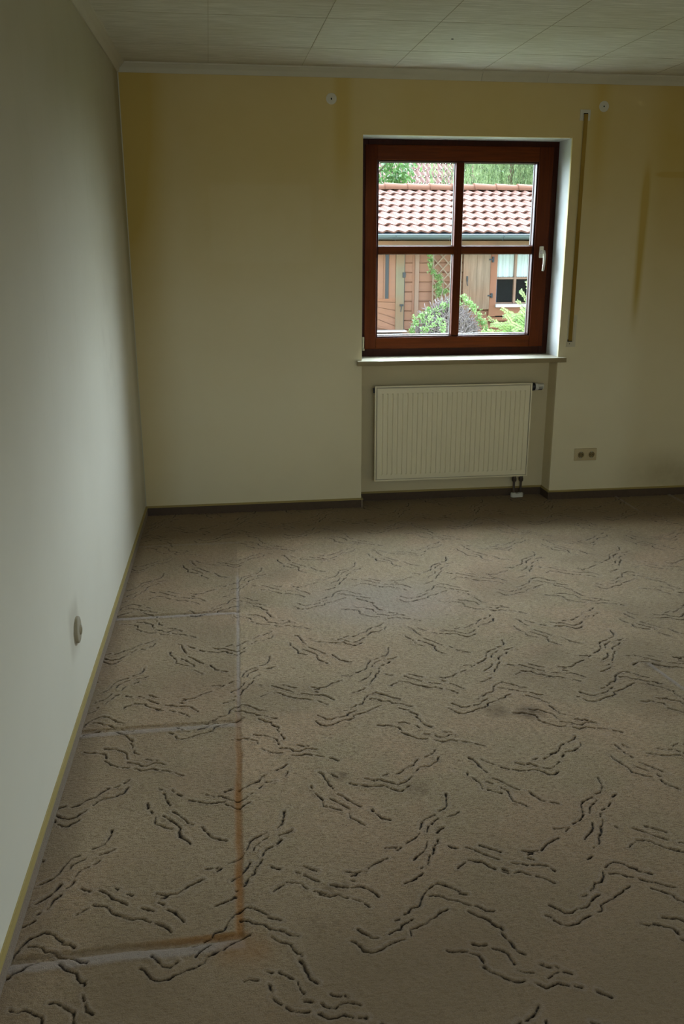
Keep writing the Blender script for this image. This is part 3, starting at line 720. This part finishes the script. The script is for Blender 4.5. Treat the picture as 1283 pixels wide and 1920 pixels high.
M['blue'] = simple('blue_curtain_edge', (.16, .24, .36), .8, .2)
def curtain_mat():
    k = N('lace_curtain'); x = k.ax(0); z = k.ax(2)
    h = k.math('SINE', k.math('MULTIPLY', x, 300.)); v = k.math('SINE', k.math('MULTIPLY', z, 300.))
    lace = k.math('MULTIPLY', k.ramp(k.math('MULTIPLY', h, v), -.2, .6), k.ramp(z, 1.32, 1.27))
    c = k.mix(k.math('MULTIPLY', lace, .5), (.66, .70, .72), (.88, .88, .90)); k.base(c, .9, .1)
    k.b.inputs['Emission Strength'].default_value = 0; return k.m
M['lace'] = curtain_mat()
def leaf_mat(name, a, b, dead=None):
    k = N(name); n = k.noise(6., 3, .6); n2 = k.noise(40., 1)
    c = k.mix(k.ramp(n, .3, .7), a, b); c = k.mix(k.ramp(n2, .4, .7, 0., .5), c, tuple(min(1, v*1.5) for v in a))
    k.base(c, .55, .3)
    tl = k.n('ShaderNodeBsdfTranslucent'); k.l(c, tl.inputs[0]); m = k.n('ShaderNodeMixShader'); m.inputs[0].default_value = .35
    k.l(k.b.outputs[0], m.inputs[1]); k.l(tl.outputs[0], m.inputs[2]); k.l(m.outputs[0], k.out.inputs[0]); return k.m
M['leaf'] = leaf_mat('broad_green_leaf', (.115, .21, .055), (.030, .085, .020))
M['willow'] = leaf_mat('willow_leaf', (.27, .34, .155), (.030, .070, .024))
M['ivy'] = leaf_mat('light_vine_leaf', (.24, .34, .13), (.13, .25, .07))
M['fern'] = leaf_mat('yellow_green_leaf', (.26, .36, .11), (.20, .31, .12))
M['twig'] = simple('dry_twig', (.24, .195, .185), .9, .1, var=.3, scale=8)
M['twigd'] = simple('dark_twig', (.05, .034, .03), .9, .1)
M['bark'] = simple('bark', (.16, .12, .08), .9, .1)
def grass_mat():
    k = N('lawn'); n = k.noise(9., 5, .7); k.base(k.mix(n, (.10, .125, .06), (.15, .15, .09)), .95, .1); return k.m
M['lawn'] = grass_mat()
M['render'] = simple('house_render', (.62, .58, .50), .9, .2)

b = MB(); b.box((-25, WD+.002, -.60), (40, 60, -.35)); o = b.build('lawn', M['lawn']); struct(o)

def wave_roof(name, mat, x0, x1, ye, ze, yr, zr, ncourse, period, amp, parent, res=10):
    """courses of S-shaped tiles, lower edges raised, half-period stagger"""
    bm = bmesh.new(); L = Vector((0, yr-ye, zr-ze)); ln = L.length; t = L/ln; nrm = Vector((0, -t.z, t.y))
    nxx = int((x1-x0)/period*res); vs = np.linspace(0, 1, 4)
    for c in range(ncourse):
        ph = .5*(c % 2); rr = random.random()*.2
        rows = []
        for k, v in enumerate([-.02, 0, .35, .7, 1.06]):
            row = []
            for i in range(nxx+1):
                xx = x0+(x1-x0)*i/nxx; th = 2*math.pi*((xx/period)+ph+v*.30)
                wv = amp*(math.sin(th)+.25*math.sin(2*th))
                lift = .020*(1-max(v, 0))+.003 if k > 0 else -.004
                p = Vector((xx, ye, ze)) + t*(ln*(c+max(v, 0))/ncourse) + nrm*(wv + lift if k else wv*.9 + lift + .006)
                row.append(bm.verts.new(p))
            rows.append(row)
        for a, q in zip(rows, rows[1:]):
            for i in range(nxx): bm.faces.new((a[i], a[i+1], q[i+1], q[i]))
    bmesh.ops.recalc_face_normals(bm, faces=bm.faces[:])
    acc = Vector(parent.location)
    bmesh.ops.translate(bm, verts=bm.verts[:], vec=-acc); me = D.meshes.new(name); bm.to_mesh(me); bm.free()
    return link(name, me, mat, parent)

GY = 7.0
gh = empty('garden_house', (4.0, GY, -.35)); tag(gh, 'brown wooden garden house with pale red tiled roof outside the window', 'garden house')
# boarded wall: bevelled horizontal boards
prof = []; z = -.35+.031
zz = []
k = 0
while z < 1.60:
    zz += [(GY, z+.004), (GY-.014, z+.012), (GY-.016, z+.1215), (GY, z+.1265)]; z += .1275
poly = [(y, q) for y, q in zz]
b = MB(); b.prism([(GY+.06, -.35)] + poly + [(GY+.06, z)], 1.0, 4.26, 'x'); b.prism([(GY+.06, -.35)] + [p for p in poly if p[1] < .56] + [(GY+.06, .56)], 4.26, 7.6, 'x'); b.prism([(GY+.06, -.35)] + poly + [(GY+.06, z)], 5.0, 7.6, 'x')
b.box((1.0, GY+.06, -.35), (1.08, 10.2, 1.62)); b.box((7.52, GY+.06, -.35), (7.6, 10.2, 1.62)); b.box((1.0, 10.14, -.35), (7.6, 10.2, 1.62))
b.build('wall_boards', M['plank'], gh)
b = MB(); b.box((3.195, GY-.045, -.35), (3.252, GY-.01, 1.62), .004); b.build('batten', M['post'], gh)
b = MB(); b.box((3.165, GY-.022, -.35), (3.195, GY-.01, 1.62)); b.build('batten', M['plank'], gh)
b = MB(); b.box((1.0, GY-.30, 1.50), (7.6, GY-.26, 1.66), .004); b.box((1.0, GY-.30, 1.625), (7.6, GY, 1.66)); b.build('fascia_board', M['fascia'], gh)
rf = wave_roof('roof', M['tile'], 1.0, 7.6, 6.59, 1.728, 8.72, 2.375, 7, .15, .0125, gh)
b = MB(); b.quad((1.0, 6.68, 1.675), (7.6, 6.68, 1.675), (7.6, 8.72, 2.365), (1.0, 8.72, 2.365)); b.quad((1.0, 8.72, 2.40), (7.6, 8.72, 2.40), (7.6, 10.6, 1.7), (1.0, 10.6, 1.7)); b.box((1.0, 6.63, 1.66), (7.6, 6.66, 1.745)); b.build('underlay_and_eave_shade', M['room'], rf)  # front box is a dark strip standing for shade under the eave tiles
for i in range(19):
    x0 = 1.02+i*.345
    b = MB(); n = 12; dz = random.uniform(-.004, .004); A = []; B = []
    for k in range(n+1):
        a = math.pi*k/n; A.append((8.72-.118*math.cos(a), 2.372+dz+.098*math.sin(a))); B.append((8.72-.100*math.cos(a), 2.368+dz+.080*math.sin(a)))
    va = [b.bm.verts.new((x0, y, z)) for y, z in A]; vb = [b.bm.verts.new((x0+.375, y, z)) for y, z in B]
    for k in range(n): b.bm.faces.new((va[k], va[k+1], vb[k+1], vb[k]))
    b.bm.faces.new(va)
    b.build('ridge_tile', M['ridge'], gh, smooth=True)
# gutter
b = MB(); gp = []
for k in range(13):
    a = math.pi+math.pi*k/12; gp.append((6.575+.056*math.cos(a), 1.700+.060*math.sin(a)))
inner = [(6.575+(y-6.575)*.93, 1.700+(z-1.700)*.93) for y, z in gp]
b.prism(gp + inner[::-1], .95, 7.65, 'x'); b.tube([(.95, 6.519, 1.701), (7.65, 6.519, 1.701)], .009, 8)
g_ = b.build('gutter', M['zinc'], gh, smooth=True)
for i in range(8):
    x0 = 1.4+i*.72+ (.0 if i != 2 else -.0); b = MB()
    b.tube([(x0, 6.520, 1.712), (x0, 6.512, 1.690), (x0, 6.535, 1.655), (x0, 6.575, 1.634), (x0, 6.63, 1.66)], .006, 6); b.build('gutter_bracket', M['zinc'], g_)
# stable door on the left
b = MB(); b.box((2.93, GY-.060, .44), (3.045, GY-.018, 1.60), .004); dd = b.build('door', M['olive'], gh); b = MB(); b.box((2.05, GY-.060, .44), (2.16, GY-.018, 1.60), .004); b.build('door_stile', M['olive'], dd)
b = MB(); b.box((2.16, GY-.034, .87), (2.93, GY-.020, 1.60))
for i in range(9): b.box((2.17+i*.085, GY-.042, .87), (2.17+i*.085+.078, GY-.030, 1.60), .003)
b.build('upper_boards', M['plank'], dd)
b = MB(); b.box((2.785, GY-.050, .875), (2.830, GY-.040, 1.60)); b.build('dark_gap', M['iron'], dd)
b = MB(); b.box((2.838, GY-.052, .86), (2.852, GY-.040, 1.60)); b.box((2.16, GY-.05, .845), (2.93, GY-.03, .872)); b.build('upper_stile', M['orange'], dd)
b = MB()
for i in range(9):
    z0 = .30+i*.105
    P = [(2.16, z0+.30), (2.93, z0), (2.93, z0+.098), (2.16, z0+.398)]
    P = [(x, min(max(z, .44), .86)) for x, z in P]
    if abs(P[0][1]-P[3][1])+abs(P[1][1]-P[2][1]) < .01: continue
    try: b.prism(P, GY-.040-.002*(i % 2), GY-.022, 'y')
    except Exception: pass
b.build('lower_boards', M['plank'], dd)
b = MB(); b.box((3.047, GY-.03, .44), (3.058, GY-.012, 1.60)); b.build('door_gap', M['iron'], dd)
b = MB(); b.box((3.02, GY-.075, 1.15), (3.06, GY-.055, 1.22), .004); b.build('door_hinge', M['iron'], dd); b = MB(); b.box((2.985, GY-.085, .775), (3.035, GY-.058, .80), .004); b.tube([(3.01, GY-.09, .79), (2.995, GY-.10, .70)], .007, 8); b.build('door_handle', M['iron'], dd)
b = MB(); b.box((1.9, GY-.16, .435), (3.07, GY-.01, .455)); b.box((1.8, GY-.30, .385), (3.04, GY-.02, .408)); b.box((1.8, GY-.28, -.35), (2.98, GY-.02, .385)); b.build('door_step', M['wwhite'], gh)
# shutter
sh = MB()
for i in range(4): sh.box((3.862+i*.0945, GY-.075, .722), (3.862+i*.0945+.0938, GY-.052, 1.60), .003)
sh.box((3.87, GY-.052, .80), (4.23, GY-.035, .88)); sh.box((3.87, GY-.052, 1.40), (4.23, GY-.035, 1.48))
shu = sh.build('shutter', M['shut'], gh)
for z0, z1, zc in ((1.345, 1.42, 1.383), (.875, .935, .904)):
    b = MB(); b.box((4.262, GY-.072, z0), (4.290, GY-.050, z1), .004); b.box((4.215, GY-.082, zc-.009), (4.275, GY-.070, zc+.009)); b.build('shutter_hinge', M['iron'], shu)
b = MB(); b.box((3.905, GY-.090, 1.095), (3.925, GY-.072, 1.165), .004); b.tube([(3.915, GY-.085, 1.10), (3.912, GY-.10, 1.06), (3.925, GY-.10, 1.04)], .006, 6); b.build('shutter_holder', M['iron'], shu)
# window with lace half curtain
b = MB(); b.box((4.905, GY-.050, .62), (5.0, GY+.02, 1.62), .003); b.build('window_surround', M['orange'], gh)
b = MB(); b.box((4.248, GY-.050, .62), (4.345, GY+.02, 1.62), .003)
wf = b.build('window_surround', M['orange'], gh)
b = MB(); b.box((4.246, GY-.052, .628), (5.0, GY-.012, .748), .004); b.box((4.10, GY-.034, .560), (5.3, GY-.010, .610), .004); b.build('window_apron', M['orange'], gh)
b = MB(); b.box((4.335, GY-.10, .748), (4.96, GY-.02, .788), .004); b.build('window_ledge', M['wwhite'], gh)
b = MB(); b.box((4.345, GY+.02, .79), (4.362, GY+.05, 1.62)); b.box((4.607, GY+.0, .79), (4.640, GY+.05, 1.62), .003); b.box((4.362, GY+.012, 1.118), (4.905, GY+.05, 1.146), .003)
b.box((4.345, GY+.02, .788), (4.905, GY+.05, .806)); b.build('window_bars', M['post'], wf)
b = MB(); b.box((4.352, GY+.062, .80), (4.385, GY+.066, 1.12)); b.build('blue_drape', M['blue'], wf)
b = MB(); b.box((4.30, GY+.40, .56), (4.95, GY+.45, 1.62)); b.box((4.3, GY+.07, .56), (4.34, GY+.4, 1.62)); b.box((4.93, GY+.07, .56), (4.97, GY+.4, 1.62)); b.build('dark_room', M['room'], wf)
b = MB(); b.box((4.362, GY+.03, .806), (4.905, GY+.034, 1.62)); b.build('pane', M['glass2'], wf)
bm = bmesh.new(); pr = []
for i in range(140):
    xx = 4.352+i*.004; f1 = .010*math.sin(xx*95)+.006*math.sin(xx*47+1); zb = 1.146+.006*math.sin(xx*190)
    pr.append((bm.verts.new((xx, GY+.085+f1, zb)), bm.verts.new((xx, GY+.085+f1*.7, 1.62))))
for (a, c), (e_, g) in zip(pr, pr[1:]): bm.faces.new((a, e_, g, c))
me = D.meshes.new('lace_curtain'); bmesh.ops.translate(bm, verts=bm.verts[:], vec=-Vector(gh.location)); bm.to_mesh(me); bm.free(); link('lace_curtain', me, M['lace'], wf, smooth=True)

# trellis
tr = MB()
T0, T1, TZ0, TZ1 = 3.435, 3.84, .35, 1.58
tr.box((T0, GY-.058, TZ0), (T0+.018, GY-.042, TZ1)); tr.box((T1-.018, GY-.058, TZ0), (T1, GY-.042, TZ1))
def clipseg(p, q):
    (x0, z0), (x1, z1) = p, q; t0, t1 = 0., 1.
    for d, lo, hi, s in ((x1-x0, T0, T1, x0), (z1-z0, TZ0, TZ1, z0)):
        a, c = (lo-s)/d, (hi-s)/d
        if a > c: a, c = c, a
        t0, t1 = max(t0, a), min(t1, c)
    return None if t0 >= t1 else ((x0+(x1-x0)*t0, z0+(z1-z0)*t0), (x0+(x1-x0)*t1, z0+(z1-z0)*t1))
for s in (1, -1):
    for i in range(-14, 24):
        x0 = T0+i*.145; r = clipseg((x0, TZ0), (x0+s*1.6, TZ0+1.6*1.05))
        if not r: continue
        (ax, az), (bx, bz) = r; dx_, dz_ = bx-ax, bz-az; l_ = math.hypot(dx_, dz_)
        if l_ < .03: continue
        nx_, nz_ = -dz_/l_*.008, dx_/l_*.008; yy = GY-.056 if s == 1 else GY-.048
        tr.prism([(ax+nx_, az+nz_), (bx+nx_, bz+nz_), (bx-nx_, bz-nz_), (ax-nx_, az-nz_)], yy, yy+.007, 'y')
t_ = tr.build('trellis', M['slat']); tag(t_, 'diamond wooden trellis on the garden house wall left of the shutter', 'trellis')

# ------------------------------------------------------------------ foliage
def leaves(name, pts, size, mat, parent, aspect=.55, seed=1, droop=None, fold=True):
    r = np.random.default_rng(seed); n = len(pts); pts = np.asarray(pts, float)
    d = r.normal(0, 1, (n, 3))
    if droop is not None: d = d*.35 + np.array(droop)
    d /= np.linalg.norm(d, axis=1)[:, None]; up = r.normal(0, 1, (n, 3)); sd = np.cross(d, up); sd /= np.linalg.norm(sd, axis=1)[:, None]; nn = np.cross(sd, d)
    s = size*(.6+.8*r.random((n, 1)))
    a = pts; t = pts+d*s; l = pts+d*s*.45+sd*s*aspect*.5+nn*s*.06; q = pts+d*s*.45-sd*s*aspect*.5+nn*s*.06
    V = np.stack([a, l, t, q], 1).reshape(-1, 3); F = np.arange(n*4).reshape(n, 4)
    V = V-np.array(parent.location if parent is not None else (0, 0, 0))
    me = D.meshes.new(name); me.from_pydata(V.tolist(), [], F.tolist()); me.update(); return link(name, me, mat, parent)

# broad-leaved tree behind the ridge, left
t1 = empty('leafy_tree', (3.35, 12.4, -.35)); tag(t1, 'bushy green tree behind the garden house roof, top left of the window', 'tree')
b = MB(); b.tube([(3.35, 12.4, -.35), (3.3, 12.42, 1.2), (3.38, 12.4, 2.6), (3.3, 12.4, 3.6)], [.10, .08, .06, .03], 10)
for a in range(7): b.tube([(3.33, 12.4, 1.8+.25*a), (3.33+.6*math.cos(a*2.1), 12.4+.5*math.sin(a*2.1), 2.4+.25*a)], [.03, .012], 6)
b.build('trunk', M['bark'], t1)
r = np.random.default_rng(5); P = []
cl = [(3.1+r.normal(0, .38), 12.4+r.normal(0, .35), 3.05+r.normal(0, .42)) for _ in range(46)] + [(4.02, 12.1, 2.78), (3.95, 12.2, 3.08), (3.9, 12.1, 2.66), (4.08, 12.1, 2.70), (4.16, 12.1, 3.02), (3.7, 12.2, 2.6), (3.5, 12.2, 2.6), (3.2, 12.2, 2.6)]
for c in cl: P.append(np.array(c)+r.normal(0, .115, (110, 3)))
leaves('foliage', np.concatenate(P), .085, M['leaf'], t1, .55, 2, droop=(.1, -.3, -.5))

# weeping willow
t2 = empty('willow_tree', (7.2, 15.2, -.35)); tag(t2, 'weeping willow with hanging branches behind the garden house, top right of the window', 'tree')
b = MB(); b.tube([(7.2, 15.2, -.35), (7.1, 15.2, 1.5), (7.3, 15.1, 3.4), (7.2, 15.2, 5.2)], [.28, .22, .18, .1], 12)
for a in range(9): b.tube([(7.2, 15.2, 3.6+.1*a), (7.2+1.0*math.cos(a*.8), 15.2+.8*math.sin(a*.8), 5.1), (7.2+2.0*math.cos(a*.8), 15.2+1.4*math.sin(a*.8), 4.9)], [.07, .05, .02], 8)
b.build('trunk', M['bark'], t2)
r = np.random.default_rng(9); P = []; S = MB()
def strand(x, y, zt, zb, dens=1.):
    n = int((zt-zb)/.024*dens); ph = r.random()*6; ks = np.linspace(0, 1, n)
    px = x+.05*np.sin(ks*4+ph)+r.normal(0, .016, n); py = y+.05*np.cos(ks*3+ph)+r.normal(0, .016, n); pz = zt+(zb-zt)*ks
    P.append(np.stack([px, py, pz], 1))
for i in range(330):
    x = 5.45+3.3*r.random()**.9; y = 13.6+2.6*r.random(); strand(x*(y+5.3)/(14.+5.3)*1.0, y, 4.9+.4*r.random(), 1.9+.9*r.random(), 1.)
for x, y in ((5.03, 14), (5.07, 14.05), (5.1, 13.95), (5.02, 13.9), (4.94, 14.1), (5.37, 14.), (5.42, 13.9), (5.33, 14.1), (4.85, 14.1)): strand(x, y, 4.9, 2.5, 1.1 if x > 4.95 else .35)
leaves('hanging_foliage', np.concatenate(P), .095, M['willow'], t2, .26, 4, droop=(.05, 0, -1.4))
# dense evergreen filling behind the willow
t3 = empty('dark_conifer', (9.4, 18.2, -.35)); tag(t3, 'dark dense tree filling the gaps behind the weeping willow', 'tree')
b = MB(); b.tube([(9.4, 18.2, -.35), (9.4, 18.2, 4.8)], [.2, .08], 10); b.build('trunk', M['bark'], t3)
P3 = [np.array((9.4+r.normal(0, .9), 18.2+r.normal(0, .2), 3.4+r.normal(0, .9)))+r.normal(0, .17, (90, 3)) for _ in range(120)]
P3 = np.concatenate(P3); leaves('foliage', P3, .17, M['leaf'], t3, .5, 6)

# second house with its own tiled roof, far behind
h2 = empty('far_house', (9, 24, -.35)); tag(h2, 'farther house whose pale red tiled roof shows above the garden house ridge', 'house')
wave_roof('roof', M['tile2'], 3.0, 15.5, 20.2, 2.65, 25.4, 6.6, 20, .15*1.0, .02, h2, 6)
b = MB(); b.box((3.3, 20.7, -.35), (15.2, 25.3, 2.75)); b.build('house_wall', M['render'], h2)

# vine-covered heap in front of the wall
v = empty('vine_bush', (3.42, 6.05, -.35)); tag(v, 'rounded bush of dry grey twigs topped with light green vine leaves', 'bush')
b = MB(); bmesh.ops.create_icosphere(b.bm, subdivisions=4, radius=1.0)
for q in b.bm.verts:
    n_ = q.co.copy(); q.co = Vector((3.40+n_.x*.44, 6.05+n_.y*.34, .02+n_.z*.78))
b.build('inner_mass', M['twigd'], v, norm=False)
r = np.random.default_rng(21); tw = MB()
for i in range(1500):
    th = r.random()*2*math.pi; ph = math.acos(1-1.25*r.random()); k = 1.0+.06*r.random()
    c = Vector((3.40+.46*k*math.sin(ph)*math.cos(th), 6.05-.36*k*abs(math.sin(ph)*math.sin(th)), .02+.80*k*math.cos(ph)))
    d = Vector((r.normal(0, .5), r.normal(0, .25), r.normal(-.3, .6))).normalized(); l_ = .05+.10*r.random()
    tw.tube([c-d*l_, c+Vector((r.normal(0, .012), -.015, r.normal(0, .012))), c+d*l_], .0042, 3, cap=False)
tw.build('dry_twigs', M['twig'], v)
P = []
def cluster(x, y, z, s, n): P.append(np.array((x, y, z))+r.normal(0, 1, (n, 3))*np.array((s, s*.5, s)))
top = [(2.93, .56), (2.97, .68), (3.06, .74), (3.14, .80), (3.24, .80), (3.33, .86), (3.42, .88), (3.50, .93), (3.6, .95), (3.66, .90), (3.73, .84), (3.80, .74), (3.85, .64), (3.90, .56), (3.93, .50)]
for x, z in top: cluster(x, 5.90, z-.02, .022, 40); cluster(x+.01, 5.85, z-.06, .020, 12)
for x, z in [(3.10, .70), (3.05, .60), (3.22, .68), (3.28, .62), (3.27, .56), (3.15, .62), (3.18, .48), (3.14, .46), (3.30, .50), (3.02, .50), (3.07, .56)]: cluster(x, 5.68, z, .020, 20)
for x, z in [(3.32, 1.52), (3.325, 1.46), (3.33, 1.38), (3.335, 1.30), (3.36, 1.24), (3.41, 1.20), (3.46, 1.17), (3.47, 1.10), (3.44, 1.05), (3.45, 1.0), (3.50, .98), (3.46, .94), (3.55, .98)]: cluster(x-.01, 6.62, z, .012+.007*(1.6-z)*2, 34)
leaves('vine_leaves', np.repeat(np.concatenate(P), 2, 0)+np.random.default_rng(3).normal(0, .008, (2*len(np.concatenate(P)), 3)), .025, M['ivy'], v, .85, 8)
b = MB(); b.tube([(3.38, 6.3, .85), (3.49, 6.55, 1.02), (3.49, 6.56, 1.17), (3.36, 6.57, 1.28), (3.34, 6.57, 1.55)], .006, 5); b.build('vine_stem', M['bark'], v)

# feathery yellow-green shrub on the right
s_ = empty('feathery_shrub', (4.25, 5.15, -.35)); tag(s_, 'yellow green feathery shrub in front of the garden house window', 'shrub')
r = np.random.default_rng(33); st = MB(); LP = []; LD = []
def frond(p0, p1, sag, lf=.04):
    p0 = np.array(p0, float); p1 = np.array(p1, float); n = 16; pts = []
    for k in range(n+1):
        t = k/n; q = p0+(p1-p0)*t; q[2] += sag*math.sin(math.pi*t); pts.append(q)
    st.tube([tuple(q) for q in pts], .0028, 4, cap=False)
    for k in range(5, n+1):
        d = pts[k]-pts[k-1]; d /= np.linalg.norm(d)+1e-9; sd = np.cross(d, (0, -1, .15)); sd /= np.linalg.norm(sd)
        for s in (-1, 1):
            for h in (0, .33, .66):
                LP.append(pts[k-1]*(1-h)+pts[k]*h); LD.append(sd*s*.9+d*.55+r.normal(0, .12, 3))
ends = [(3.62, .60), (3.66, .72), (3.72, .66), (3.78, .80), (3.84, .74), (3.90, .86), (3.96, .80), (4.02, .93), (4.08, .88), (3.70, .56), (3.80, .60), (3.9, .66), (3.98, .70), (4.06, .76), (4.14, .82), (4.16, 1.02), (4.12, 1.16), (4.20, 1.22), (4.24, 1.10), (4.10, .98), (4.2, .9), (4.3, 1.0), (4.3, 1.2), (4.4, 1.1), (4.5, .9)]
for i, (x, z) in enumerate(ends*4):
    y = 5.05+r.normal(0, .16); x += r.normal(0, .03); z += r.normal(0, .03) - .10*(i//25)*.6
    frond((4.35+r.normal(0, .10), 5.2+r.normal(0, .1), -.352 if i % 5 == 0 else .10+.4*r.random()), (x, y, z), .14*r.random())
st.build('stem', M['bark'], s_)
LP = np.array(LP); LD = np.array(LD); LD /= np.linalg.norm(LD, axis=1)[:, None]; n = len(LP)
s = .030*(.7+.6*r.random((n, 1))); sdv = np.cross(LD, r.normal(0, .3, (n, 3))+np.array((0, -1, .3))); sdv /= np.linalg.norm(sdv, axis=1)[:, None]
VV = np.stack([LP, LP+LD*s*.5+sdv*s*.22, LP+LD*s, LP+LD*s*.5-sdv*s*.22], 1).reshape(-1, 3)-np.array(s_.location)
me = D.meshes.new('feathery_leaves'); me.from_pydata(VV.tolist(), [], np.arange(n*4).reshape(n, 4).tolist()); me.update(); link('feathery_leaves', me, M['fern'], s_)
